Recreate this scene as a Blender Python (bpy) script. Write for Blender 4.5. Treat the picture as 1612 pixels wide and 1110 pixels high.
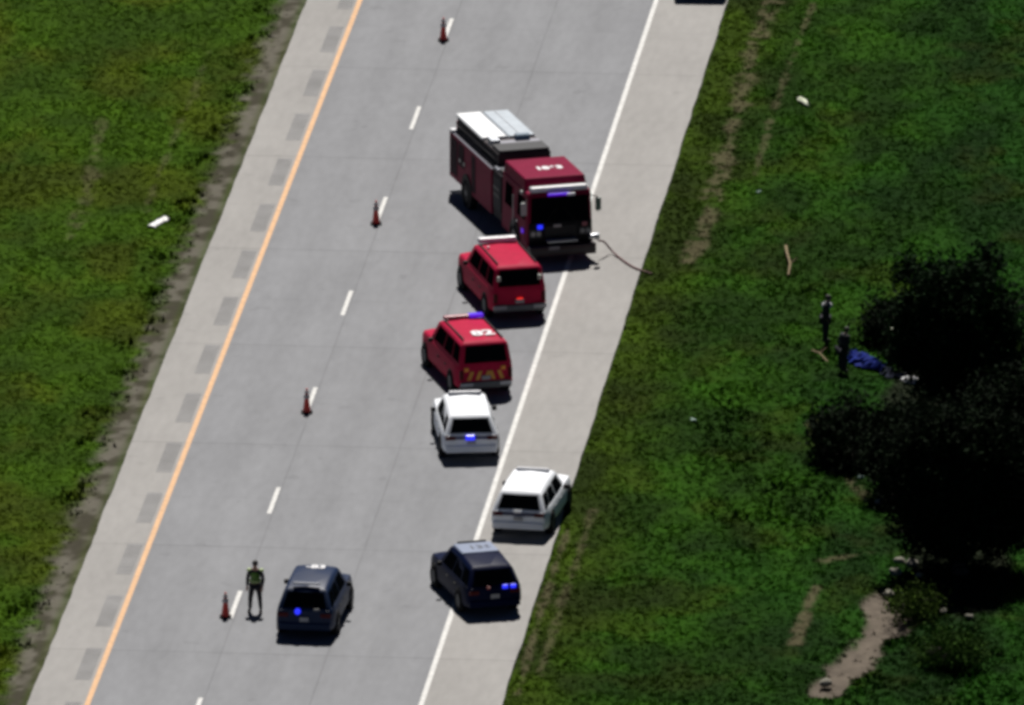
import bpy, bmesh, math, random
import numpy as np
from mathutils import Vector, Matrix

# ------------------------------------------------------------------ scene, camera, light
S = bpy.context.scene
for o in list(bpy.data.objects): bpy.data.objects.remove(o)
R = math.radians
F_PX, ELEV, SC = 32700.0, R(15.85), 45.0          # focal length in photo pixels, look-down angle, pixels per metre
DIST = F_PX / SC
CAM = Vector((0, -DIST*math.cos(ELEV), DIST*math.sin(ELEV)))
cd = bpy.data.cameras.new('camera'); cam = bpy.data.objects.new('camera', cd)
S.collection.objects.link(cam); S.camera = cam
cam.location = CAM; cam.rotation_euler = (math.pi/2-ELEV, 0, 0)
cd.sensor_width = 36.0; cd.lens = 36.0*F_PX/1612.0
cd.clip_start = 1.0; cd.clip_end = 20000.0
cd.dof.use_dof = False

SUN_EL, SUN_AZ = R(57.5), R(2)                       # sun beyond the scene, a touch to the right
w = bpy.data.worlds.new("World"); S.world = w; w.use_nodes = True
nt = w.node_tree; bg = nt.nodes['Background']
sky = nt.nodes.new('ShaderNodeTexSky'); sky.sky_type = 'NISHITA'; sky.sun_disc = False
sky.sun_elevation = SUN_EL; sky.sun_rotation = SUN_AZ
sky.altitude = 3500; sky.air_density = 0.25; sky.dust_density = 0.05; sky.ozone_density = 2.0
nt.links.new(sky.outputs[0], bg.inputs[0]); bg.inputs[1].default_value = 0.05
sl = bpy.data.lights.new('sun', 'SUN'); sun = bpy.data.objects.new('sun', sl); S.collection.objects.link(sun)
sl.energy = 5.0; sl.angle = R(0.5); sl.color = (1.0, 0.955, 0.90)
sd = Vector((math.sin(SUN_AZ)*math.cos(SUN_EL), math.cos(SUN_AZ)*math.cos(SUN_EL), math.sin(SUN_EL)))
sun.rotation_euler = sd.to_track_quat('Z', 'Y').to_euler()
S.view_settings.view_transform = 'Standard'; S.view_settings.look = 'None'
S.view_settings.exposure = 0.30; S.view_settings.gamma = 1.0; S.view_settings.use_curve_mapping = False
S.render.engine = 'CYCLES'
S.cycles.pixel_filter_type = 'BLACKMAN_HARRIS'; S.cycles.filter_width = 3.8
S.render.resolution_x = 1024; S.render.resolution_y = 705

def at(px, py, z=0.0):
    """ground point (at height z) of a photo pixel"""
    Fd = Vector((0, math.cos(ELEV), -math.sin(ELEV))); U = Vector((0, math.sin(ELEV), math.cos(ELEV)))
    d = Fd*F_PX + Vector((1, 0, 0))*(px-806) - U*(py-555)
    k = (z-CAM.z)/d.z
    return CAM + d*k

# ------------------------------------------------------------------ helpers
def link(o, parent=None):
    S.collection.objects.link(o)
    if parent: o.parent = parent
    return o
def tag(o, label=None, cat=None, group=None, kind=None):
    if label: o['label'] = label
    if cat: o['category'] = cat
    if group: o['group'] = group
    if kind: o['kind'] = kind
    return o
def empty(name, loc=(0,0,0), rz=0):
    o = bpy.data.objects.new(name, None); o.location = loc; o.rotation_euler = (0,0,rz); o.empty_display_size = .3
    return link(o)
def obj(name, bm, mat, parent=None, smooth=None, bevel=0, seg=2):
    bmesh.ops.recalc_face_normals(bm, faces=bm.faces)
    me = bpy.data.meshes.new(name); bm.to_mesh(me); bm.free()
    for m in (mat if isinstance(mat, (list, tuple)) else [mat]): me.materials.append(m)
    if smooth is not None:
        for p in me.polygons: p.use_smooth = True
        me.set_sharp_from_angle(angle=R(smooth))
    o = link(bpy.data.objects.new(name, me), parent)
    if bevel:
        b = o.modifiers.new('bevel', 'BEVEL'); b.width = bevel; b.segments = seg; b.limit_method = 'ANGLE'; b.angle_limit = R(28)
    return o
def npmesh(name, verts, faces, mat, parent=None, col=None, smooth=False):
    """faces: (n,3) or (n,4) int array"""
    me = bpy.data.meshes.new(name); n = len(verts); k = faces.shape[1]; m = len(faces)
    me.vertices.add(n); me.vertices.foreach_set('co', np.asarray(verts, dtype=np.float32).ravel())
    me.loops.add(m*k); me.loops.foreach_set('vertex_index', faces.astype(np.int32).ravel())
    me.polygons.add(m); me.polygons.foreach_set('loop_start', np.arange(0, m*k, k, dtype=np.int32))
    me.polygons.foreach_set('loop_total', np.full(m, k, dtype=np.int32))
    if smooth: me.polygons.foreach_set('use_smooth', np.ones(m, dtype=bool))
    me.update(calc_edges=True)
    if col is not None:
        a = me.color_attributes.new('Col', 'FLOAT_COLOR', 'POINT')
        c4 = np.ones((n, 4), dtype=np.float32); c4[:, :3] = col; a.data.foreach_set('color', c4.ravel())
    me.materials.append(mat)
    return link(bpy.data.objects.new(name, me), parent)
def box(bm, x0, x1, y0, y1, z0, z1, tx=0, ty0=0, ty1=0):
    """box whose top is drawn in by tx at the sides, ty0 / ty1 at the ends"""
    v = [bm.verts.new(p) for p in ((x0,y0,z0),(x1,y0,z0),(x1,y1,z0),(x0,y1,z0),
         (x0+tx,y0+ty0,z1),(x1-tx,y0+ty0,z1),(x1-tx,y1-ty1,z1),(x0+tx,y1-ty1,z1))]
    for f in ((0,3,2,1),(4,5,6,7),(0,1,5,4),(1,2,6,5),(2,3,7,6),(3,0,4,7)): bm.faces.new([v[i] for i in f])
    return v
def B(*a, **k):
    bm = bmesh.new(); box(bm, *a, **k); return bm
def cyl(bm, c, r, h, axis='Z', n=16, r2=None):
    m = Matrix.Translation(c)
    if axis == 'X': m = m @ Matrix.Rotation(math.pi/2, 4, 'Y')
    if axis == 'Y': m = m @ Matrix.Rotation(math.pi/2, 4, 'X')
    bmesh.ops.create_cone(bm, cap_ends=True, segments=n, radius1=r, radius2=r if r2 is None else r2, depth=h, matrix=m)
def CY(*a, **k):
    bm = bmesh.new(); cyl(bm, *a, **k); return bm
def tube(bm, pts, rad, n=8):
    pts = [Vector(p) for p in pts]; rings = []
    if not isinstance(rad, (list, tuple)): rad = [rad]*len(pts)
    for i, p in enumerate(pts):
        t = (pts[min(i+1, len(pts)-1)]-pts[max(i-1, 0)]).normalized()
        a = t.cross(Vector((0,0,1)));  a = a.normalized() if a.length > .05 else Vector((1,0,0))
        b = t.cross(a).normalized()
        rings.append([bm.verts.new(p+(a*math.cos(2*math.pi*k/n)+b*math.sin(2*math.pi*k/n))*rad[i]) for k in range(n)])
    for r0, r1 in zip(rings, rings[1:]):
        for k in range(n): bm.faces.new((r0[k], r0[(k+1)%n], r1[(k+1)%n], r1[k]))
    bm.faces.new(rings[0][::-1]); bm.faces.new(rings[-1])
def loft(stations):
    """stations: (y, [(x,z) half profile from bottom centre to top centre])"""
    bm = bmesh.new(); rings = []
    for y, prof in stations:
        pts = [(x, z) for x, z in prof] + [(-x, z) for x, z in prof[::-1] if x > 1e-6]
        rings.append([bm.verts.new((x, y, z)) for x, z in pts])
    n = len(rings[0])
    for a, b in zip(rings, rings[1:]):
        for k in range(n): bm.faces.new((a[k], a[(k+1)%n], b[(k+1)%n], b[k]))
    bm.faces.new(rings[0][::-1]); bm.faces.new(rings[-1])
    return bm
def panel(c, u0, u1, v0, v1, off=.006, th=.02):
    """slab lying on the quad c = (bottom-left, bottom-right, top-right, top-left)"""
    c = [Vector(p) for p in c]
    n = (c[1]-c[0]).cross(c[3]-c[0]).normalized()
    P = lambda u, v: (c[0]*(1-u)+c[1]*u)*(1-v) + (c[3]*(1-u)+c[2]*u)*v
    q = [P(u0, v0), P(u1, v0), P(u1, v1), P(u0, v1)]
    bm = bmesh.new(); a = [bm.verts.new(p+n*off) for p in q]; b = [bm.verts.new(p-n*th) for p in q]
    bm.faces.new(a); bm.faces.new(b[::-1])
    for i in range(4): bm.faces.new((a[i], b[i], b[(i+1)%4], a[(i+1)%4]))
    return bm
def text(name, s, size, mat, parent, loc, rot=(0,0,0), bold=.0):
    cu = bpy.data.curves.new(name, 'FONT'); cu.body = s; cu.size = size; cu.align_x = 'CENTER'; cu.align_y = 'CENTER'
    cu.extrude = .004; cu.offset = bold
    t = bpy.data.objects.new(name, cu); S.collection.objects.link(t)
    dg = bpy.context.evaluated_depsgraph_get(); me = bpy.data.meshes.new_from_object(t.evaluated_get(dg))
    bpy.data.objects.remove(t); me.name = name; me.materials.clear(); me.materials.append(mat)
    o = link(bpy.data.objects.new(name, me), parent); o.location = loc; o.rotation_euler = rot
    return o

# ------------------------------------------------------------------ materials
def M(name, col, rough=.6, metal=0, coat=0, emit=None, es=1, spec=.5, noise=0, nscale=8, bump=0, bscale=40, trans=None):
    m = bpy.data.materials.new(name); m.use_nodes = True; n = m.node_tree; p = n.nodes['Principled BSDF']
    p.inputs['Base Color'].default_value = (*col, 1); p.inputs['Roughness'].default_value = rough
    p.inputs['Metallic'].default_value = metal; p.inputs['Coat Weight'].default_value = coat; p.inputs['Coat Roughness'].default_value = .08
    p.inputs['Specular IOR Level'].default_value = spec
    if emit: p.inputs['Emission Color'].default_value = (*emit, 1); p.inputs['Emission Strength'].default_value = es
    tc = n.nodes.new('ShaderNodeTexCoord')
    if noise:
        t = n.nodes.new('ShaderNodeTexNoise'); t.inputs['Scale'].default_value = nscale; t.inputs['Detail'].default_value = 6
        n.links.new(tc.outputs['Object'], t.inputs['Vector'])
        mr = n.nodes.new('ShaderNodeMapRange'); mr.inputs[1].default_value = .3; mr.inputs[2].default_value = .7
        mr.inputs[3].default_value = 1-noise; mr.inputs[4].default_value = 1+noise
        n.links.new(t.outputs[0], mr.inputs[0])
        v = n.nodes.new('ShaderNodeVectorMath'); v.operation = 'SCALE'; v.inputs[0].default_value = col
        n.links.new(mr.outputs[0], v.inputs['Scale']); n.links.new(v.outputs[0], p.inputs['Base Color'])
    if bump:
        t = n.nodes.new('ShaderNodeTexNoise'); t.inputs['Scale'].default_value = bscale; t.inputs['Detail'].default_value = 4
        n.links.new(tc.outputs['Object'], t.inputs['Vector'])
        b = n.nodes.new('ShaderNodeBump'); b.inputs['Strength'].default_value = bump; b.inputs['Distance'].default_value = .05
        n.links.new(t.outputs[0], b.inputs['Height']); n.links.new(b.outputs[0], p.inputs['Normal'])
    return m
white = M('white_paint', (.78,.81,.85), .5, spec=.2, noise=.04, nscale=3)
red = M('red_paint', (.40,.014,.050), .5, spec=.04, noise=.08, nscale=3)
engred = M('engine_red_paint', (.185,.010,.038), .5, spec=.04, noise=.08, nscale=2)
navy = M('navy_paint', (.001,.004,.026), .45, spec=.06)
slate = M('slate_paint', (.004,.015,.050), .46, spec=.2, noise=.1, nscale=3)
blackp = M('black_paint', (.01,.01,.012), .35, coat=.8)
glass = M('dark_glass', (.003,.004,.005), .2, spec=.0)
rubber = M('rubber', (.008,.008,.009), .9, spec=.1)
blackpl = M('black_plastic', (.008,.008,.009), .6, spec=.15)
steel = M('brushed_steel', (.45,.46,.48), .35, metal=1, noise=.1)
alu = M('dull_aluminium', (.35,.37,.40), .5, metal=.8, noise=.15)
chrome = M('chrome', (.6,.6,.62), .15, metal=1)
silverc = M('bumper_trim', (.13,.135,.14), .5, metal=.5, spec=.2)
redlens = M('red_lens', (.07,.003,.005), .4, spec=.15)
amber = M('amber_reflector', (.75,.28,.02), .35)
blue_on = M('blue_lamp_lit', (.01,.02,.5), .3, emit=(.02,.03,1.0), es=.9)
red_on = M('red_lamp_lit', (.4,.01,.01), .3, emit=(1,.03,.02), es=.8)
purple_on = M('blue_lens_lit', (.05,.02,.5), .3, emit=(.12,.01,.8), es=.5)
whitelens = M('white_lens', (.75,.76,.78), .3)
decal = M('white_decal', (.72,.72,.74), .5)
darkdecal = M('dark_decal', (.03,.04,.06), .5)
skysheen = M('sky_sheen_colour', (.22,.26,.36), .4, coat=.3)  # sky reflection of the navy roof, put in as a pale colour
coverw = M('white_vinyl_cover', (.72,.74,.76), .5, noise=.05, nscale=2)
coverb = M('pale_blue_vinyl_cover', (.38,.43,.48), .5, noise=.08, nscale=2)
hosem = M('hose_jacket', (.13,.06,.06), .8)
beige_hose = M('stowed_hose', (.10,.10,.11), .8, noise=.4, nscale=6, bump=.8, bscale=12)
chev_y = M('chevron_yellow', (.60,.30,.03), .5)
plate = M('plate_white', (.30,.30,.31), .5)
skin = M('skin', (.42,.24,.17), .6)
hair = M('dark_hair', (.012,.010,.009), .7)
uniform = M('dark_uniform', (.010,.011,.016), .8)
trous = M('dark_trousers', (.012,.013,.02), .85)
hivis = M('hi_vis_fabric', (.10,.22,.02), .6)
hivis_b = M('hi_vis_bright', (.42,.55,.22), .5)
greyshirt = M('pale_grey_cloth', (.50,.51,.52), .8)
coneor = M('cone_orange', (.60,.035,.02), .55)
bluetarp = M('blue_tarp', (.008,.02,.17), .8, spec=.1, noise=.35, nscale=4)
whitecloth = M('white_plastic_sheet', (.75,.76,.75), .5)
palelit = M('pale_litter', (.62,.65,.50), .6)
greenlit = M('pale_green_litter', (.35,.50,.42), .6)
deadwood = M('dead_wood', (.19,.14,.07), .85, noise=.3, nscale=20)
rock = M('pale_rock', (.20,.19,.15), .85, noise=.35, nscale=6, bump=.6, bscale=9)
bark = M('bark', (.035,.028,.02), .9, noise=.3, nscale=12, bump=.8)
ywhite = M('white_road_paint', (.50,.50,.485), .6, noise=.22, nscale=5)
yel = M('yellow_road_paint', (.52,.29,.125), .6, noise=.20, nscale=5)

def attr_mat(name, rough=.9, fine=.35, fscale=9.0, bump=.5, transl=0, spec=.05):
    m = bpy.data.materials.new(name); m.use_nodes = True; n = m.node_tree; p = n.nodes['Principled BSDF']
    p.inputs['Roughness'].default_value = rough; p.inputs['Specular IOR Level'].default_value = spec
    a = n.nodes.new('ShaderNodeAttribute'); a.attribute_name = 'Col'
    src = a.outputs['Color']
    if fine:
        tc = n.nodes.new('ShaderNodeTexCoord'); t = n.nodes.new('ShaderNodeTexNoise')
        t.inputs['Scale'].default_value = fscale; t.inputs['Detail'].default_value = 5
        n.links.new(tc.outputs['Object'], t.inputs['Vector'])
        mr = n.nodes.new('ShaderNodeMapRange'); mr.inputs[1].default_value = .3; mr.inputs[2].default_value = .7
        mr.inputs[3].default_value = 1-fine; mr.inputs[4].default_value = 1+fine; n.links.new(t.outputs[0], mr.inputs[0])
        v = n.nodes.new('ShaderNodeVectorMath'); v.operation = 'SCALE'
        n.links.new(src, v.inputs[0]); n.links.new(mr.outputs[0], v.inputs['Scale']); src = v.outputs[0]
        if bump:
            b = n.nodes.new('ShaderNodeBump'); b.inputs['Strength'].default_value = bump; b.inputs['Distance'].default_value = .08
            n.links.new(t.outputs[0], b.inputs['Height']); n.links.new(b.outputs[0], p.inputs['Normal'])
    n.links.new(src, p.inputs['Base Color'])
    if transl:
        tr = n.nodes.new('ShaderNodeBsdfTranslucent'); n.links.new(src, tr.inputs['Color'])
        mx = n.nodes.new('ShaderNodeMixShader'); mx.inputs[0].default_value = transl
        out = n.nodes['Material Output']
        n.links.new(p.outputs[0], mx.inputs[1]); n.links.new(tr.outputs[0], mx.inputs[2]); n.links.new(mx.outputs[0], out.inputs[0])
    return m
ground_m = attr_mat('grassy_soil', fine=.10, fscale=4, bump=.12)
blade_m = attr_mat('grass_blades', fine=0, transl=.30)
leaf_m = attr_mat('leaves', fine=0, transl=.12)

# ------------------------------------------------------------------ noise (numpy)
class VN:
    def __init__(s, seed, n=256):
        s.n = n; s.g = np.random.RandomState(seed).rand(n, n)
    def __call__(s, x, y):
        xi = np.floor(x).astype(int); yi = np.floor(y).astype(int); fx = x-xi; fy = y-yi
        fx = fx*fx*(3-2*fx); fy = fy*fy*(3-2*fy); n = s.n; g = s.g
        a = g[xi % n, yi % n]; b = g[(xi+1) % n, yi % n]; c = g[xi % n, (yi+1) % n]; d = g[(xi+1) % n, (yi+1) % n]
        return (a*(1-fx)+b*fx)*(1-fy)+(c*(1-fx)+d*fx)*fy
vn = VN(3)
def fbm(x, y, oct=4, s=0):
    r = 0; a = .5; t = 0
    for i in range(oct):
        r = r+a*vn(x*2**i+17.3*i+s*31.7, y*2**i+9.1*i+s*11.3); t += a; a *= .55
    return r/t
def sstep(a, b, x):
    t = np.clip((x-a)/(b-a), 0, 1); return t*t*(3-2*t)

# ------------------------------------------------------------------ road frame
ALPHA = R(5.28); CA, SA = math.cos(ALPHA), math.sin(ALPHA)
def ut(x, y): return x*CA-y*SA, x*SA+y*CA            # u across (to the right), t along the road
def xy(u, t): return u*CA+t*SA, -u*SA+t*CA
U_L, U_Y, U_D, U_J, U_W, U_R = -12.02, -10.05, -6.39, -2.73, .93, 3.58
px_seg = lambda pts: [tuple(at(a, b))[:2] for a, b in pts]
def dist_poly(x, y, pts):
    d = np.full_like(x, 1e9)
    for (ax, ay), (bx, by) in zip(pts, pts[1:]):
        vx, vy = bx-ax, by-ay; t = np.clip(((x-ax)*vx+(y-ay)*vy)/(vx*vx+vy*vy+1e-9), 0, 1)
        d = np.minimum(d, np.hypot(x-ax-t*vx, y-ay-t*vy))
    return d
def ell(x, y, px, py, rx, ry):
    c = at(px, py); return np.hypot((x-c.x)/rx, (y-c.y)/ry)

# dirt, gravel and tone masks, and tree shade painted into the ground colour
def masks(x, y):
    u, t = ut(x, y)
    n1 = fbm(x*.8, y*.8, 4, 1); n2 = fbm(x*3, y*2, 3, 2); n3 = fbm(x*.25, y*.2, 3, 3)
    gravel = (1-sstep(.55, 1.35, (U_L-u)+(n1-.5)*.7+(n2-.5)*.9))*(.55+.45*sstep(.05, .4, U_L-u))*(u < U_L+.05)
    dirt = np.zeros_like(x)
    def line(pts, wd, amt, s):
        d = dist_poly(x, y, px_seg(pts)) + (n1-.5)*wd*2.2
        return amt*(1-sstep(wd*.4, wd, d))*sstep(.25+s, .5+s, n2)
    dirt = np.maximum(dirt, line([(1215,0),(1180,90),(1160,170),(1135,270),(1110,345),(1085,410)], .42, .75, .02))
    dirt = np.maximum(dirt, line([(1280,0),(1245,90),(1215,180),(1190,270)], .16, .6, .05))
    dirt = np.maximum(dirt, line([(160,180),(140,290),(110,370)], .3, .5, .08))
    dirt = np.maximum(dirt, line([(330,80),(250,270),(230,330)], .16, .4, .08))
    dirt = np.maximum(dirt, line([(895,830),(860,930),(815,1090)], .14, .7, 0))
    dirt = np.maximum(dirt, line([(935,800),(890,930),(850,1060)], .16, .55, .04))
    dirt = np.maximum(dirt, line([(1285,920),(1250,1010)], .22, .8, 0))
    dirt = np.maximum(dirt, line([(1300,880),(1360,870)], .4, .7, .03))
    dirt = np.maximum(dirt, line([(1280,650),(1300,720),(1385,795)], .3, .75, 0))
    bed = 1-sstep(.42, .75, dist_poly(x, y, px_seg([(1418,935),(1388,985),(1345,1035),(1298,1085)]))+(n1-.5)*.7+(n2-.5)*.5)
    bed = np.maximum(bed, 1-sstep(.75, 1.0, ell(x, y, 1398, 962, 1.0, 3.2)+(n1-.5)*.5))
    tree_shade = 1-sstep(.8, 1.05, ell(x, y, 1512, 892, 2.0, 5.8)+(n1-.5)*.25)
    tree_shade = np.maximum(tree_shade, 1-sstep(.85, 1.1, ell(x, y, 1500, 690, 2.4, 17)+(n1-.5)*.3))
    return u, t, n1, n2, n3, gravel, dirt, bed, tree_shade
def lerp(a, b, k): return a*(1-k[..., None])+b*k[..., None]
def ground_colour(x, y, mk=None):
    u, t, n1, n2, n3, gravel, dirt, bed, shade_mask = mk or masks(x, y)
    left = u < U_L
    gl = np.array((.027, .062, .0006)); gy = np.array((.037, .058, .0008)); gr = np.array((.0135, .047, .0004)); gd = np.array((.006, .032, .0006))
    c = np.where(left[..., None], lerp(gl[None]*np.ones(x.shape+(3,)), gy, sstep(.42, .68, fbm(x*.35, y*.22, 4, 7))),
                 lerp(gr[None]*np.ones(x.shape+(3,)), gd, sstep(4, 12, u-U_R+(n3-.5)*8)))
    c = np.where((~left)[..., None], lerp(c, gy*.68, (1-sstep(.5, 3.8, u-U_R+(n1-.5)*2))*.7), c)
    c = np.where((~left)[..., None], lerp(c, gy*.55, sstep(.55, .72, fbm(x*.4, y*.3, 4, 9))*.5), c)
    n4 = fbm(x*.55+3, y*.28, 4, 21)                      # soft darker and lighter swards
    c = c*(0.90+.20*n2)[..., None]*(0.70+.60*n1)[..., None]*np.where(left, .80+.36*sstep(.3, .7, n4), .62+.66*sstep(.3, .68, n4))[..., None]
    c = lerp(c, np.array((.075, .064, .036))*np.ones(3), dirt)
    gv = .85*lerp(np.array((.120, .112, .090))[None]*np.ones(x.shape+(3,)), np.array((.050, .046, .032)), sstep(.4, .62, fbm(x*2.2, y*1.2, 3, 5)))
    c = lerp(c, gv, gravel)
    c = lerp(c, np.array((.007, .008, .004)), shade_mask*.9)  # near-black shade under the trees, put into the ground colour
    c = lerp(c, np.array((.105, .088, .070))*(.7+.6*n2)[..., None], bed)
    return c
def ground_z(x, y, mk=None):
    u, t, n1, n2, n3, gravel, dirt, bed, shade_mask = mk or masks(x, y)
    out = np.maximum(U_L-u, u-U_R)
    z = -.06 - .03*sstep(0, 1.5, out) + .06*(n1-.5)*sstep(.2, 2, out) + .30*(n3-.5)*sstep(1.5, 5, out)
    z = z + .02*(n2-.5)*sstep(.1, 1, out)
    z = z - .10*bed
    return np.where(out < -.05, -.35, np.where(out < .0, -.07, z))

# ground sheet: fine where the photograph looks, coarse out to the horizon
def axis(lo, hi, st, far):
    core = np.arange(lo, hi+st/2, st); k = [st]; o = []
    p = 0
    while p < far: k.append(k[-1]*1.35); p += k[-1]; o.append(p)
    o = np.array(o); return np.concatenate((lo-o[::-1], core, hi+o))
ax, ay = axis(-25, 25, .125, 6000), axis(-56, 62, .2, 6000)
X, Y = np.meshgrid(ax, ay, indexing='ij'); mk = masks(X, Y)
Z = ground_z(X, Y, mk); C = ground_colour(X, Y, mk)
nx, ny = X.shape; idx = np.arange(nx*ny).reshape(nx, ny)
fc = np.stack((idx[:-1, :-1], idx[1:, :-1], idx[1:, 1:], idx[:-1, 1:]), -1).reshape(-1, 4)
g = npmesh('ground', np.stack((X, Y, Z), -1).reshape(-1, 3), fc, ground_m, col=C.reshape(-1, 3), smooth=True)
tag(g, kind='structure')

# --- road slab
def concrete(name, base, dark, lane):
    m = bpy.data.materials.new(name); m.use_nodes = True; n = m.node_tree; L = n.links.new; p = n.nodes['Principled BSDF']
    p.inputs['Roughness'].default_value = .85; p.inputs['Specular IOR Level'].default_value = .25
    tc = n.nodes.new('ShaderNodeTexCoord'); sp = n.nodes.new('ShaderNodeSeparateXYZ'); L(tc.outputs['Object'], sp.inputs[0])
    def math_(op, a, b=None, c=None):
        k = n.nodes.new('ShaderNodeMath'); k.operation = op
        for i, v in enumerate((a, b, c)):
            if v is None: continue
            if isinstance(v, (int, float)): k.inputs[i].default_value = v
            else: L(v, k.inputs[i])
        return k.outputs[0]
    def noise(scale, det=5, sx=1, sy=1):
        mp = n.nodes.new('ShaderNodeMapping'); mp.inputs['Scale'].default_value = (sx, sy, 1); L(tc.outputs['Object'], mp.inputs[0])
        t = n.nodes.new('ShaderNodeTexNoise'); t.inputs['Scale'].default_value = scale; t.inputs['Detail'].default_value = det
        L(mp.outputs[0], t.inputs['Vector']); return t.outputs[0]
    wob = math_('MULTIPLY', math_('SUBTRACT', noise(1.2, 4), .5), .10)
    # transverse saw cuts every 6.1 m, every second one dirtier
    def joint(period, off, width, coord):
        a = math_('ADD', math_('ADD', coord, wob), off)
        f = math_('ABSOLUTE', math_('SUBTRACT', math_('MODULO', math_('ADD', a, 1000*period), period), period/2))
        return math_('LESS_THAN', f, width)
    j = math_('MULTIPLY', joint(12.5, 6.1, .045, sp.outputs['Y']), .42)
    j = math_('MAXIMUM', j, math_('MULTIPLY', joint(6.25, 3.3, .03, sp.outputs['Y']), .16))
    if lane:
        for uu, am in ((U_D+.12, .30), (U_J, .30)):
            d = math_('ABSOLUTE', math_('SUBTRACT', math_('ADD', sp.outputs['X'], math_('MULTIPLY', wob, .5)), uu))
            k = math_('MULTIPLY', math_('LESS_THAN', d, .028), am); j = math_('MAXIMUM', j, k)
        # tyre-worn darker tracks in every lane
        ph = math_('MULTIPLY', math_('SUBTRACT', sp.outputs['X'], U_Y), 2*math.pi/1.83)
        tr = math_('MULTIPLY', math_('ADD', math_('COSINE', ph), 1), .028)
    else: tr = None
    big = math_('MULTIPLY', math_('SUBTRACT', noise(.35, 4, 1, .35), .5), .38)
    mid = math_('MULTIPLY', math_('SUBTRACT', noise(3.5, 6, 1, .25), .5), .30)
    fin = math_('MULTIPLY', math_('SUBTRACT', noise(40, 3), .5), .22)
    st = math_('MULTIPLY', math_('GREATER_THAN', noise(.9, 5), .68), .10)
    s = math_('ADD', math_('ADD', big, mid), math_('ADD', fin, 1.0)); s = math_('SUBTRACT', s, st)
    if tr: s = math_('SUBTRACT', s, tr)
    jn = math_('MULTIPLY', j, math_('MULTIPLY', noise(.5, 3), 1.15)); s = math_('MULTIPLY', s, math_('SUBTRACT', 1.0, jn))
    v = n.nodes.new('ShaderNodeVectorMath'); v.operation = 'SCALE'; v.inputs[0].default_value = base; L(s, v.inputs['Scale'])
    L(v.outputs[0], p.inputs['Base Color'])
    b = n.nodes.new('ShaderNodeBump'); b.inputs['Strength'].default_value = .25; b.inputs['Distance'].default_value = .01
    L(noise(60, 3), b.inputs['Height']); L(b.outputs[0], p.inputs['Normal'])
    return m
lane_m = concrete('lane_concrete', (.196,.202,.214), .2, True)
shl_m = concrete('shoulder_concrete', (.262,.256,.247), .2, False)
def strip(name, u0, u1, t0, t1, z0, z1, mat, jag=0, seed=0, kind='structure'):
    bm = bmesh.new(); rnd = random.Random(seed)
    if jag:                                       # uneven outer edges
        ts = np.arange(t0, t1, .35); rows = []
        for t in ts:
            a = u0-(rnd.random()*jag if jag > 0 else 0); b = u1+(rnd.random()*(-jag) if jag < 0 else 0)
            rows.append([bm.verts.new((x, t, z)) for x, z in ((a, z0), (a, z1), (b, z1), (b, z0))])
        for r0, r1 in zip(rows, rows[1:]):
            for k in range(3): bm.faces.new((r0[k], r1[k], r1[k+1], r0[k+1]))
    else: box(bm, u0, u1, t0, t1, z0, z1)
    o = obj(name, bm, mat); o.rotation_euler = (0, 0, -ALPHA); tag(o, kind=kind); return o
FAR = 3000
strip('road', U_Y-.05, U_W+.02, -FAR, FAR, -.30, 0.0, lane_m)
def shoulder(u0, u1, side):
    bm = bmesh.new(); rnd = random.Random(5); ts = [-FAR]+list(np.arange(-70, 70, .4))+[FAR]; rows = []
    for t in ts:
        e = (fbm(np.array([t*.6]), np.array([side*3.]), 3)[0]-.5)*.09
        a, b = (u0+e, u1) if side < 0 else (u0, u1+e)
        rows.append([bm.verts.new((x, t, z)) for x, z in ((a, -.30), (a, -.004), (b, -.004), (b, -.30))])
    for r0, r1 in zip(rows, rows[1:]):
        for k in range(3): bm.faces.new((r0[k], r1[k], r1[k+1], r0[k+1]))
    o = obj('road_shoulder', bm, shl_m); o.rotation_euler = (0, 0, -ALPHA); tag(o, kind='structure')
shoulder(U_L, U_Y-.05, -1); shoulder(U_W+.02, U_R, 1)
# markings: thin sheets above the slab
strip('yellow_edge_line', U_Y-.09, U_Y+.09, -FAR, FAR, .001, .005, yel)
strip('white_edge_line', U_W-.085, U_W+.085, -FAR, FAR, .001, .005, ywhite)
t0 = ut(at(548, 477).x, at(548, 477).y)[1]
bm = bmesh.new()
for k in range(-12, 13):
    box(bm, U_D-.075, U_D+.075, t0+k*12.5-1.60, t0+k*12.5+1.60, .001, .005)
o = obj('lane_dashes', bm, ywhite); o.rotation_euler = (0, 0, -ALPHA); tag(o, kind='structure')
rum = M('worn_concrete', (.232,.231,.231), .9, noise=.14, nscale=.7, bump=1, bscale=30)
bm = bmesh.new(); tr0 = ut(at(212, 798).x, at(212, 798).y)[1]
for k in range(-14, 18):
    c = tr0+k*6.2
    for q in range(9): box(bm, U_Y-.74, U_Y-.21, c-1.85+q*.41, c-1.85+q*.41+.36, -.003, .002)
o = obj('rumble_strips', bm, rum); o.rotation_euler = (0, 0, -ALPHA); tag(o, kind='structure')

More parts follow.
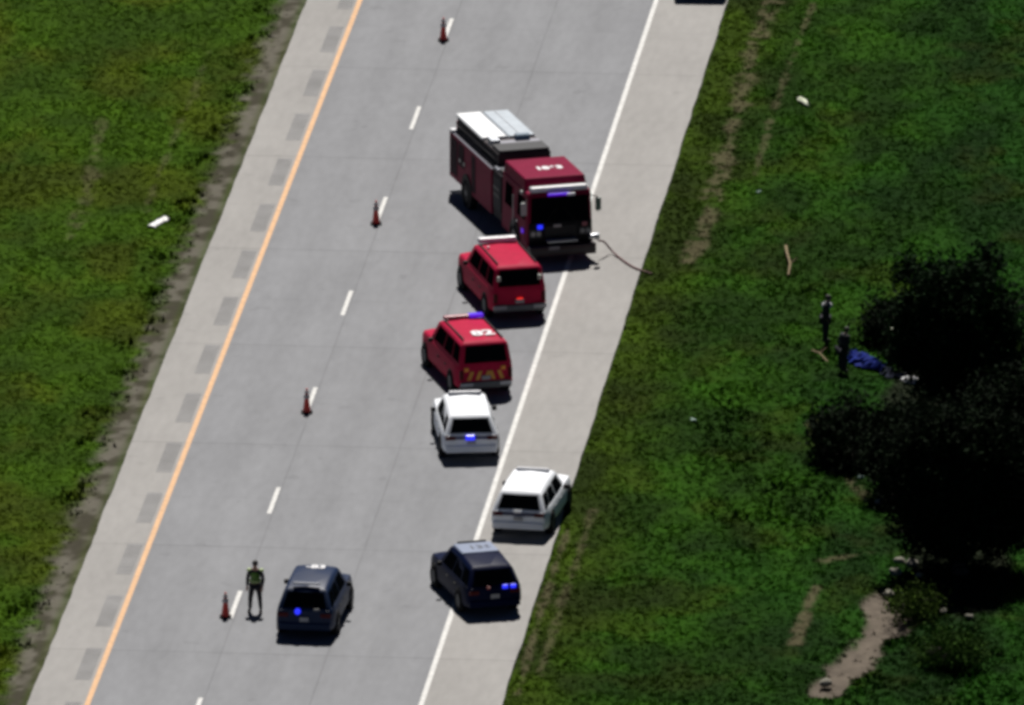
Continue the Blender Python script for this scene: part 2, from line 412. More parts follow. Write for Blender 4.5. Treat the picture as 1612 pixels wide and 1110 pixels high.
# ------------------------------------------------------------------ vehicles
def make_wheel(parent, x, y, r, wd, rimmat, side):
    bm = bmesh.new(); prof = [(r*.62, wd*.5), (r*.93, wd*.5), (r, wd*.36), (r, -wd*.36), (r*.93, -wd*.5), (r*.62, -wd*.5)]
    n = 28; rings = [[bm.verts.new((hx, math.cos(2*math.pi*k/n)*rr, math.sin(2*math.pi*k/n)*rr)) for rr, hx in prof] for k in range(n)]
    for k in range(n):
        a, b = rings[k], rings[(k+1) % n]
        for i in range(len(prof)): bm.faces.new((a[i], a[(i+1) % len(prof)], b[(i+1) % len(prof)], b[i]))
    wh = obj('wheel', bm, rubber, parent, smooth=40); wh.location = (x, y, r)
    rb = bmesh.new(); cyl(rb, (side*wd*.30, 0, 0), r*.63, wd*.25, 'X', 24); cyl(rb, (side*wd*.44, 0, 0), r*.2, wd*.12, 'X', 12)
    for k in range(5):
        a = 2*math.pi*k/5; s = Matrix.Rotation(a, 3, 'X')
        vs = box(rb, side*wd*.36-.02, side*wd*.36+.03, -r*.07, r*.07, r*.15, r*.6)
        for v in vs: v.co = s @ v.co
    obj('rim', rb, rimmat, wh, smooth=40)
    return wh

def make_suv(label, cat, loc, heading, paint, L=4.95, W=1.98, H=1.62, belt=1.02, hood=1.06, rimmat=silverc, big=False, lightbar=None,
             group=None, kind='police'):
    """rear end centre at loc, driving off along heading (degrees left of straight away from the viewer)"""
    rz = R(heading); c = Vector(loc)+Vector((-math.sin(rz), math.cos(rz), 0))*(L/2)
    v = empty('sport_utility_vehicle', (c.x, c.y, 0.0), rz); tag(v, label, cat, group)
    w2 = W/2; r, f = -L/2, L/2; gc = .30 if big else .26
    def prof(wd, top, crown=.03, zb=None, bw=None):
        zb = gc if zb is None else zb; bw = bw or wd*.93
        return [(0, zb), (bw, zb), (wd, zb+.14), (wd*1.0, .62), (wd*.985, top-.16), (wd*.93, top-.02), (wd*.6, top+crown*.6), (0, top+crown)]
    cowl = f-(1.55 if big else 1.42)
    body = loft([(r+.02, prof(w2*.90, belt-.03, 0, .42)), (r+.16, prof(w2*.97, belt, 0, .36)), (r+.7, prof(w2, belt+.01)), (0, prof(w2, belt)),
                 (cowl, prof(w2, hood+.02, .03)), (f-.9, prof(w2*.985, hood, .035)), (f-.4, prof(w2*.95, hood-.05, .03)),
                 (f-.10, prof(w2*.84, hood-.17, .02, .34)), (f, prof(w2*.72, hood-.30, .0, .44))])
    obj('body', body, paint, v, smooth=45, bevel=.05)
    # greenhouse
    yrb, yrt = r+.03, r+(.20 if big else .42); yfb, yft = cowl+.10, cowl-.62
    wb, wr = w2*.93, w2*(.79 if big else .71); zr = H-.03
    b = bmesh.new()
    lev = [(belt-.06, wb, yrb, yfb), (H-.11, wr+.025, yrt-.03, yft+.04), (zr, wr-.06, yrt+.07, yft-.12)]
    drop = .10 if not big else .03                       # roof falls towards the tailgate
    rows = [[b.verts.new((p[0], p[1], p[2]-(drop if z > belt and p[1] < -L*.3 else 0))) for p in ((-a, y0, z), (-a, (y0+y1)/2, z), (-a, y1, z), (0, y1+.05, z), (a, y1, z), (a, (y0+y1)/2, z), (a, y0, z), (0, y0-.03, z))] for z, a, y0, y1 in lev]
    for a_, b_ in zip(rows, rows[1:]):
        for k in range(8): b.faces.new((a_[k], a_[(k+1) % 8], b_[(k+1) % 8], b_[k]))
    ym = (yrt+yft)/2
    top = [b.verts.new((0, yy, H+.01-dd)) for yy, dd in ((yrt+.09, drop), (ym, 0), (yft-.10, 0))]
    T = rows[-1]
    b.faces.new((T[6], T[7], top[0], top[1], T[5])); b.faces.new((T[7], T[0], T[1], top[1], top[0]))
    b.faces.new((T[5], top[1], top[2], T[3], T[4])); b.faces.new((top[1], T[1], T[2], T[3], top[2]))
    obj('cabin', b, paint, v, smooth=50, bevel=.085, seg=3)
    z0, z1 = lev[0][0], lev[1][0]; zb = z1-drop
    # windows (quad corners seen from outside)
    A = lambda s: [(s*wb, yrb, z0), (s*wb, yfb, z0), (s*(wr+.025), yft+.04, z1), (s*(wr+.025), yrt-.03, zb)]
    for s in (-1, 1):
        q = A(s); q = q if s > 0 else [q[1], q[0], q[3], q[2]]
        for a0, a1 in ((.03, .25), (.28, .55), (.58, .90)):
            a, bb = (a0, a1) if s > 0 else (1-a1, 1-a0)
            obj('side_window', panel(q, a, bb, .13, .93, off=.012), glass, v)
    for xs in (1,):
        q = [(wb, yfb, z0), (-wb, yfb, z0), (-(wr+.025), yft+.04, z1), (wr+.025, yft+.04, z1)]
        q = [Vector(p)+Vector((0, .03, 0)) for p in q]
        obj('windshield', panel(q, .06, .94, .08, .96, off=.022), glass, v)
        q = [(-wb, yrb, z0), (wb, yrb, z0), (wr+.025, yrt-.03, zb), (-(wr+.025), yrt-.03, zb)]
        q = [Vector(p)+Vector((0, -.018, 0)) for p in q]
        rw = obj('rear_window', panel(q, .09, .91, .14, .96, off=.020), glass, v)
        obj('wiper', panel(q, .45, .75, .22, .245, off=.035), blackpl, rw)
    # bumpers, lamps, plate
    obj('rear_bumper', B(-w2*.90, w2*.90, r-.07, r+.16, .36, .60, tx=.02, ty0=.03), silverc if big else paint, v, bevel=.04)
    obj('front_bumper', B(-w2*.80, w2*.80, f-.18, f+.06, .34, .60, tx=.02, ty1=.04), blackpl, v, bevel=.05)
    obj('grille', B(-w2*.55, w2*.55, f-.06, f+.03, .62, .80), blackpl, v)
    for s in (-1, 1):
        x0, x1 = sorted((s*w2*.55, s*w2*.90))
        if big: obj('tail_light', B(*sorted((s*w2*.78, s*w2*.915)), r-.02, r+.10, .68, 1.02), redlens, v, bevel=.015)
        else: obj('tail_light', B(x0, x1, r-.02, r+.12, .80, .94), redlens, v, bevel=.015)
        obj('headlight', B(*sorted((s*w2*.52, s*w2*.80)), f-.14, f-.0, .68, .82), whitelens, v, bevel=.02)
        m = obj('mirror', B(*sorted((s*(w2-.02), s*(w2+.15))), yfb-.62, yfb-.48, belt-.05, belt+.10), blackpl, v, bevel=.03)
        obj('mirror_glass', B(*sorted((s*(w2+.02), s*(w2+.13))), yfb-.628, yfb-.615, belt-.03, belt+.08), glass, m)
        for yy in (r+.98, f-.95):
            a = CY((s*(w2-.10), yy, .40), .45 if big else .43, .205, 'X', 28); obj('wheel_arch', a, blackpl, v, smooth=40)
            make_wheel(v, s*(w2-.085), yy, .39 if big else .37, .25, rimmat, s)
        for yy in (-.1, -1.05):
            obj('door_handle', B(*sorted((s*(w2-.01), s*(w2+.03))), yy-.1, yy+.1, .84, .87), blackpl if paint is not white else silverc, v)
        if big: obj('roof_rail', B(*sorted((s*(wr-.14), s*(wr-.10))), yrt+.2, yft-.3, H-.01, H+.035), blackpl if paint is not white else silverc, v)
    pl = obj('license_plate', B(-.15, .15, r-.055, r-.035 if not big else r+.02, .66, .80), plate, v)
    if kind == 'fire':
        pass
    v['_'] = 0; del v['_']
    return v, dict(yrt=yrt, yft=yft, wr=wr, H=H, r=r, f=f, w2=w2, belt=belt, wb=wb)

# white patrol car parked in the lane
p = at(742, 728)
v, d = make_suv('white police utility car in the traffic lane, glowing blue lamp below its rear window', 'police car', p, 5, white, H=1.70, group='police cars stopped on the road')
obj('light_bar', B(-.58, .58, .02, .30, d['H']+.02, d['H']+.11, tx=.04, ty0=.05, ty1=.05), M('grey_light_bar', (.34,.35,.38), .3), v, bevel=.02)
obj('tailgate_trim', B(-d['w2']*.55, d['w2']*.55, d['r']-.005, d['r']+.05, .82, .93), M('dark_blue_stripe', (.03,.035,.12), .4), v)
obj('warning_light', B(-.20, .12, d['r']-.06, d['r']-.01, .80, .98), blue_on, v, bevel=.03)
# white patrol car on the shoulder
p = at(816, 849)
v, d = make_suv('white police utility car on the right shoulder beside the grass, darker blue tail band', 'police car', p, -11, white, H=1.70, group='police cars stopped on the road')
obj('light_bar', B(-.58, .58, .02, .24, d['H']+.02, d['H']+.09, tx=.04, ty0=.05, ty1=.05), M('pale_light_bar', (.50,.51,.54), .3), v, bevel=.02)
obj('tailgate_trim', B(-d['w2']*.55, d['w2']*.55, d['r']-.005, d['r']+.05, .82, .94), M('navy_stripe', (.02,.026,.08), .4), v)
obj('badge', B(-.16, .10, d['r']-.03, d['r']-.006, .93, 1.02), whitelens, v, bevel=.01)
# navy patrol car
p = at(779, 971)
v, d = make_suv('dark navy police utility car with two lit blue rear lamps and pale sky sheen painted on its roof', 'police car', p, 16, navy, H=1.78, belt=1.06, group='police cars stopped on the road')
pn = obj('painted_roof_sheen', B(-d['wr']*.93, d['wr']*.93, d['yft']-1.25, d['yft']-.12, d['H']-.02, d['H']+.022, tx=.03), skysheen, v)  # pale slab painting the sky reflection on the front of the roof
text('roof_number', '136', .52, darkdecal, v, (.10, d['yft']-.70, d['H']+.025), bold=.012)
obj('light_bar', B(-.5, .5, d['yft']-.12, d['yft']-.02, d['H'], d['H']+.07), blackpl, v, bevel=.02)
for x in (.36, .64): obj('warning_light', B(x-.10, x+.10, d['r']-.03, d['r']+.02, .96, 1.10), blue_on, v, bevel=.02)
obj('warning_light', B(-.28, -.16, d['r']-.03, d['r']+.02, .97, 1.07), M('dim_red_lens', (.22,.01,.015), .4), v, bevel=.01)
# slate patrol car
p = at(479, 1008)
v, d = make_suv('dark slate blue police utility car with white roof number near the standing officer', 'police car', p, -8, slate, H=1.80, belt=1.08, group='police cars stopped on the road')
text('roof_number', '-83', .50, decal, v, (.02, d['yft']-.38, d['H']+.02), bold=.02)
obj('warning_light', CY((-.22, d['r']-.03, 1.00), .10, .06, 'Y'), blue_on, v)
obj('reverse_lamp', B(.32, .50, d['r']-.02, d['r']+.03, 1.04, 1.10), M('dull_lamp', (.18,.18,.18), .4), v)
obj('light_bar', B(-.45, .45, d['yrt']+.10, d['yrt']+.20, d['H']-.02, d['H']+.05), M('slate_bar', (.08,.10,.15), .4), v, bevel=.02)

# red fire command vehicles
p = at(818, 505)
v, d = make_suv('red fire department utility vehicle with white roof light bar behind the fire engine', 'fire vehicle', p, 14, red, L=5.5, W=2.05, H=2.00, belt=1.22, hood=1.20, big=True, group='red fire department utility vehicles')
lb = obj('light_bar', B(-.72, .68, d['yft']-.26, d['yft']+.06, d['H']+.03, d['H']+.20, tx=.03, ty0=.04, ty1=.04), whitelens, v, bevel=.03)
obj('antenna_base', CY((-.52, d['yft']-.85, d['H']+.03), .05, .08), whitelens, v)
for s in (-1, 1): obj('rear_pod_lamp', B(s*.74-.07, s*.74+.07, d['r']+.02, d['r']+.09, 1.46, 1.64), M('cream_lens', (.45,.44,.38), .3), v, bevel=.02)
obj('warning_light', B(-.10, .12, d['r']-.04, d['r']+.02, .72, .84), red_on, v, bevel=.02)
for s in (-1, 1): obj('bumper_step', B(s*.72-.24, s*.72+.24, d['r']-.10, d['r']-.02, .46, .60), plate, v, bevel=.01)
p = at(765, 626)
v, d = make_suv('red fire department utility vehicle with white roof number and yellow rear chevrons', 'fire vehicle', p, 15, red, L=5.4, W=2.05, H=2.02, belt=1.22, hood=1.20, big=True, group='red fire department utility vehicles')
lb = obj('light_bar', B(-.72, .72, d['yft']-.26, d['yft']-.02, d['H']+.02, d['H']+.13, tx=.03, ty0=.04, ty1=.04), M('pinkish_bar', (.38,.09,.12), .35), v, bevel=.03)
obj('light_bar_lens', B(.20, .70, d['yft']-.275, d['yft']-.01, d['H']+.03, d['H']+.136), purple_on, lb)
text('roof_number', '82', .80, decal, v, (.16, d['yrt']+.85, d['H']+.02), bold=.03)
for i in range(5):
    x = -.62+i*.30
    bm = bmesh.new(); s = 1 if x < 0 else -1
    vs = [bm.verts.new(q) for q in ((x-.05, d['r']-.012, .66), (x+.07, d['r']-.012, .66), (x+.07+s*.12, d['r']-.012, .96), (x-.05+s*.12, d['r']-.012, .96))]
    f_ = bm.faces.new(vs); e = bmesh.ops.extrude_face_region(bm, geom=[f_]); bmesh.ops.translate(bm, vec=(0, .03, 0), verts=[q for q in e['geom'] if isinstance(q, bmesh.types.BMVert)])
    obj('chevron_stripe', bm, chev_y, v)
for x in (-.70, .62): obj('amber_lamp', B(x-.08, x+.08, d['r']-.03, d['r']+.02, .98, 1.12), amber, v, bevel=.02)
for s in (-1, 1): obj('bumper_step', B(s*.70-.22, s*.70+.22, d['r']-.10, d['r']-.02, .46, .58), alu, v, bevel=.01)

# dark car at the very top
p = at(1102, 1)
v, d = make_suv('dark car on the right shoulder cut off by the top edge of the picture', 'car', p, -3, blackp)

# --- fire engine, cab towards the viewer
fe_rz = R(180+16); p = at(887, 415); LE = 10.5
c = Vector(p)-Vector((-math.sin(fe_rz), math.cos(fe_rz), 0))*(LE/2)
E = empty('fire_engine', (c.x, c.y, 0), fe_rz); tag(E, 'large red fire engine with white hose bed cover, cab facing down the road', 'fire engine')
F_, RR = LE/2, -LE/2
obj('chassis', B(-.95, .95, RR+.3, F_-.3, .48, .72), blackpl, E)
CB = F_-.42                                                     # cab front face
cabw = 1.22
obj('cab', B(-cabw, cabw, CB-3.35, CB, .46, 2.52, tx=.05, ty1=.10), engred, E, bevel=.07, seg=3)
obj('raised_roof', B(-1.15, 1.15, CB-3.32, CB-.52, 2.50, 2.92, tx=.05, ty0=.05, ty1=.16), engred, E, bevel=.05, seg=3)
text('roof_number', '1863', .50, decal, E, (-.12, CB-1.85, 2.925), rot=(0, 0, math.pi), bold=.03)
lb = obj('light_bar', B(-1.06, 1.06, CB-.40, CB-.10, 2.53, 2.70, tx=.03, ty0=.04, ty1=.04), whitelens, E, bevel=.03)
obj('brow_light', B(-.35, .45, CB-.065, CB+.01, 2.40, 2.49), purple_on, E, bevel=.01)
obj('brow_lamp', B(-.55, -.25, CB-.06, CB+.05, 2.38, 2.47), M('lamp_grey', (.6,.6,.66), .3), E, bevel=.02)
q = [(cabw-.02, CB, 1.42), (-cabw+.02, CB, 1.42), (-cabw+.06, CB-.062, 2.40), (cabw-.06, CB-.062, 2.40)]
ws = obj('windshield', panel(q, .05, .95, .0, .93, off=.015), glass, E)
for s in (-1, 1):
    tb = bmesh.new(); tube(tb, [(s*.55, CB+.03, 1.42), (s*.15, CB+.02, 1.95)], .012, 6); obj('wiper', tb, blackpl, ws)
obj('front_panel', B(-1.17, 1.17, CB-.05, CB+.02, .62, 1.44), blackpl, E, bevel=.02)
gr = obj('grille', B(-.62, .62, CB, CB+.05, .78, 1.36), blackpl, E, bevel=.02)
for k in range(5): obj('grille_bar', B(-.58, .58, CB+.05, CB+.062, .84+k*.10, .87+k*.10), M('dim_chrome', (.045,.045,.05), .4, metal=.7) if k == 0 else bpy.data.materials['dim_chrome'], gr)
for s in (-1, 1):
    h = obj('headlight_housing', B(*sorted((s*.70, s*1.14)), CB, CB+.05, .92, 1.20), bpy.data.materials['dim_chrome'], E, bevel=.01)
    for k in (.81, 1.02): obj('headlight', CY((s*k, CB+.06, 1.06), .085, .03, 'Y', 14), M('lamp_glass', (.3,.31,.3), .2), h)
obj('warning_light', B(.66, .86, CB+.01, CB+.09, 1.22, 1.38), blue_on, E, bevel=.03)
obj('warning_light', B(-.98, -.80, CB+.01, CB+.07, 1.24, 1.38), M('pink_lens', (.38,.12,.14), .4), E, bevel=.02)
obj('front_emblem', B(-.02, .26, CB+.05, CB+.075, 1.26, 1.36), M('emblem', (.35,.33,.32), .4), E, bevel=.01)
bu = obj('front_bumper', B(-1.22, 1.22, CB+.02, F_, .28, .66), M('bumper_dark', (.022,.006,.010), .5), E, bevel=.04)
obj('bumper_trim', B(-1.20, 1.20, F_-.005, F_+.015, .44, .50), bpy.data.materials['dim_chrome'], bu)
obj('license_plate', B(.15, .55, F_+.015, F_+.03, .54, .66), M('plate_grey', (.22,.22,.23), .5), bu)
obj('hose_tray', B(-.55, .55, CB+.06, F_-.04, .78, .84), alu, bu)
# suction intake with a coupled hose at the corner of the bumper (viewer's right)
si = obj('bumper_outlet', CY((-1.12, F_-.16, .88), .10, .26, 'X', 14), steel, E)
obj('outlet_valve', B(-1.36, -1.20, F_-.26, F_-.06, .76, .98), alu, E, bevel=.03)
for s in (-1, 1):
    ar = bmesh.new(); tube(ar, [(s*1.15, CB-.15, 2.30), (s*1.34, CB+.12, 2.30), (s*1.36, CB+.12, 1.75)], .022, 6)
    a = obj('mirror_arm', ar, blackpl, E)
    obj('mirror', B(*sorted((s*1.27, s*1.48)), CB+.06, CB+.14, 1.78, 2.26), M('mirror_back', (.10,.17,.14) if s < 0 else (.35,.37,.36), .4), a, bevel=.03)
    q = [(s*cabw, CB-1.35, 1.45), (s*cabw, CB-.25, 1.45), (s*(cabw-.045), CB-.30, 2.35), (s*(cabw-.045), CB-1.35, 2.35)]
    q = q if s > 0 else [q[1], q[0], q[3], q[2]]
    dr = obj('cab_door', panel([(q[0][0], q[0][1], .72), (q[1][0], q[1][1], .72), q[2], q[3]], 0, 1, 0, 1, off=.012), engred, E)
    obj('side_window', panel(q, .08, .92, .05, .92, off=.022), glass, dr)
    obj('door_handle', B(*sorted((s*(cabw+.01), s*(cabw+.05))), CB-1.30, CB-1.14, 1.22, 1.28), chrome, dr)
    q = [(s*cabw, CB-2.95, 1.45), (s*cabw, CB-1.85, 1.45), (s*(cabw-.045), CB-1.85, 2.35), (s*(cabw-.045), CB-2.95, 2.35)]
    q = q if s > 0 else [q[1], q[0], q[3], q[2]]
    dr = obj('crew_door', panel([(q[0][0], q[0][1], .72), (q[1][0], q[1][1], .72), q[2], q[3]], 0, 1, 0, 1, off=.012), engred, E)
    obj('side_window', panel(q, .10, .90, .05, .92, off=.022), glass, dr)
    obj('grab_rail', (lambda b_: (tube(b_, [(s*(cabw+.06), CB-1.60, .95), (s*(cabw+.06), CB-1.60, 2.1)], .02, 6), b_)[1])(bmesh.new()), steel, E)
    obj('warning_light', B(*sorted((s*(cabw+.01), s*(cabw+.05))), CB-.62, CB-.44, .98, 1.14), purple_on if s > 0 else blackpl, E, bevel=.01)
    obj('side_marker', B(*sorted((s*(cabw-.03), s*(cabw+.03))), CB-.80, CB-.62, 2.36, 2.48), M('grey_lens', (.4,.42,.40), .4), E, bevel=.01)
    for yy, dual in ((CB-1.55, 0), (RR+2.35, 1)):
        obj('wheel_arch', CY((s*1.13, yy, .58), .64, .26 if not dual else .30, 'X', 30), blackpl, E, smooth=40)
        make_wheel(E, s*1.12, yy, .53, .34, silverc, s)
# pump module
PM = CB-3.4
obj('pump_module', B(-1.18, 1.18, PM-1.15, PM-.03, .60, 2.28), M('pump_dark', (.015,.012,.016), .6, spec=.1), E, bevel=.02)
for s in (-1, 1):
    pp = obj('pump_panel', B(*sorted((s*1.18, s*1.20)), PM-1.08, PM-.10, .90, 2.10), M('pump_panel_grey', (.025,.025,.03), .6, spec=.1), E)
    for i in range(3):
        for j in range(2): obj('gauge', CY((s*1.21, PM-.35-i*.24, 1.45+j*.26), .08, .03, 'X', 14), bpy.data.materials['dim_chrome'], pp)
# crosslay hoses and stainless plate between the cab and the bed
obj('crosslay_cover', B(-1.10, 1.10, PM-.62, PM-.10, 2.28, 2.42), M('crosslay_vinyl', (.012,.013,.017), .7), E, bevel=.03)
obj('deck_plate', B(-1.14, 1.14, PM-1.15, PM-.66, 2.28, 2.36), M('tread_plate', (.16,.17,.20), .45, metal=.5), E, bevel=.01)
dg = bmesh.new(); cyl(dg, (-.35, PM-.85, 2.45), .14, .22); tube(dg, [(-.35, PM-.85, 2.52), (-.42, PM-.62, 2.60), (-.50, PM-.15, 2.66)], [.09, .08, .05], 10)
obj('deck_gun', dg, alu, E, smooth=40)
obj('roof_box', B(-1.05, -.55, PM-1.12, PM-.72, 2.36, 2.50), alu, E, bevel=.02)
# rear body with side compartments lower than the hose bed
BY1 = PM-1.18
for s in (-1, 1):
    x0, x1 = sorted((s*.98, s*1.24))
    cb = obj('side_compartment', B(x0, x1, RR+.05, BY1, .60, 2.24), engred, E, bevel=.02)
    obj('compartment_top', B(x0+.01, x1-.01, RR+.07, BY1-.02, 2.24, 2.255), M('top_tread', (.05,.05,.07), .5, metal=.3) if s < 0 else bpy.data.materials['top_tread'], cb)
    for a, b_ in ((.10, .98), (1.12, 1.90), (2.85, 3.35)):
        z0 = 1.30 if a == 1.12 else .78
        sh = bmesh.new(); yy0, yy1 = RR+.1+a, min(RR+.1+b_*1.0+.0, BY1-.05)
        n = 12
        for k in range(n):
            za = z0+(2.12-z0)*k/n; box(sh, *sorted((s*1.235, s*1.252)), yy0, yy1, za, za+(2.12-z0)/n-.008)
        obj('roller_shutter', sh, M('shutter_dull', (.030,.012,.018), .7, spec=.1) if 'shutter_dull' not in bpy.data.materials else bpy.data.materials['shutter_dull'], cb)
    obj('corner_lamp', B(*sorted((s*1.02, s*1.25)), RR+.06, RR+.36, 2.255, 2.36), whitelens, E, bevel=.02)
    for k in (1.45, 2.0): obj('scene_lamp', B(*sorted((s*1.25, s*1.29)), RR+k, RR+k+.14, 1.46-.0, 1.60), M('scene_lamp_glass', (.35,.34,.30), .3) if 'scene_lamp_glass' not in bpy.data.materials else bpy.data.materials['scene_lamp_glass'], E, bevel=.01)
obj('rear_panel', B(-.98, .98, RR+.06, RR+.14, .62, 2.60), engred, E)
obj('hose_bed', B(-.97, .97, RR+.14, BY1, .70, 2.78), M('bed_wall', (.020,.010,.014), .7), E, bevel=.015)
obj('walkway_plate', B(-.93, .93, RR+3.95, RR+4.40, 2.78, 2.84), M('walkway_grey', (.20,.20,.23), .5, metal=.3), E, bevel=.01)
obj('walkway_box', B(.55, .90, RR+3.72, RR+4.30, 2.84, 2.98), alu, E, bevel=.02)
obj('hose_roll', CY((-.35, RR+3.95, 2.90), .17, .50, 'X', 16), M('roll_blue_grey', (.10,.17,.24), .6), E, smooth=40)
obj('crosslay_tray', B(-.93, .93, RR+4.50, BY1-.02, 2.78, 2.90), bpy.data.materials['crosslay_vinyl'], E, bevel=.03)
ladder = bmesh.new()
for dz in (0, .42):
    for k in range(2): box(ladder, 1.03, 1.06, RR+.25, BY1-.25, 2.30+dz*.6, 2.36+dz*.6)
for k in range(10): cyl(ladder, (1.045, RR+.45+k*.33, 2.45), .015, .25, 'Z', 8)
obj('ladder', ladder, M('ladder_metal', (.10,.10,.12), .4, metal=.8), E)
# white cover (viewer's left) and pale blue half
obj('bed_cover', B(.02, 1.02, RR+.05, RR+3.5, 2.79, 2.88, tx=.03), coverw, E, bevel=.03)
obj('bed_cover', B(-.97, .005, RR+.05, RR+3.5, 2.79, 2.875, tx=.03), coverb, E, bevel=.03)
cf = bmesh.new(); tube(cf, [(.10, RR+.1, 2.89), (.10, RR+3.45, 2.89)], .018, 6); tube(cf, [(-.42, RR+.1, 2.885), (-.42, RR+3.45, 2.885)], .018, 6)
obj('cover_strap', cf, M('strap_grey', (.45,.47,.5), .5), E)
obj('rear_step', B(-1.15, 1.15, RR-.30, RR+.06, .52, .60), alu, E, bevel=.01)
for s in (-1, 1): obj('tail_light', B(*sorted((s*1.0, s*1.18)), RR-.0, RR+.07, 1.0, 1.45), redlens, E, bevel=.01)
tag(E)

# --- hose from the engine to the grass
pts = [at(942, 379, .62), at(950, 378, .60), at(957, 388, .25), at(966, 398, .05), at(978, 408, .04), at(992, 418, .04), at(1004, 424, .04), at(1016, 428, .02), at(1026, 431, -.03)]
cu = bpy.data.curves.new('c', 'CURVE'); cu.dimensions = '3D'; sp = cu.splines.new('NURBS'); sp.points.add(len(pts)-1)
for i, q in enumerate(pts): sp.points[i].co = (*q, 1)
sp.use_endpoint_u = True; sp.order_u = 4; cu.bevel_depth = .035; cu.bevel_resolution = 3; cu.resolution_u = 10
t_ = bpy.data.objects.new('c', cu); S.collection.objects.link(t_); me = bpy.data.meshes.new_from_object(t_.evaluated_get(bpy.context.evaluated_depsgraph_get()))
bpy.data.objects.remove(t_); me.materials.clear(); me.materials.append(hosem)
h = link(bpy.data.objects.new('fire_hose', me)); tag(h, 'thin dark fire hose running from the engine bumper across the shoulder into the grass', 'hose')

# ------------------------------------------------------------------ traffic cones
cl = ['orange traffic cone nearest the top of the picture, farthest up the lane line', 'orange traffic cone in the lane left of the fire engine',
      'orange traffic cone in the lane left of the white police car', 'orange traffic cone at the feet of the officer in the hi-vis vest']
first = None
for (px, py), lab in zip(((698, 64), (592, 353), (483, 650), (355, 972)), cl):
    q = at(px, py)
    if first is None:
        first = empty('traffic_cone', q); T = first
        obj('base', B(-.20, .20, -.20, .20, 0, .05), rubber, T, bevel=.02)
        bm = bmesh.new(); cyl(bm, (0, 0, .46), .145, .84, 'Z', 20, r2=.03); obj('cone_body', bm, coneor, T, smooth=60)
        for z0, r0, hh in ((.60, .112, .12), (.76, .0817, .09)):
            bm = bmesh.new(); cyl(bm, (0, 0, z0), r0, hh, 'Z', 20, r2=r0-hh*.137); obj('reflective_collar', bm, M('collar_grey', (.40,.38,.38), .5) if 'collar_grey' not in bpy.data.materials else bpy.data.materials['collar_grey'], T, smooth=60)
    else:
        T = first.copy(); S.collection.objects.link(T); T.location = q
        for ch in list(first.children):
            k = ch.copy(); S.collection.objects.link(k); k.parent = T
    tag(T, lab, 'traffic cone', 'traffic cones along the lane line')

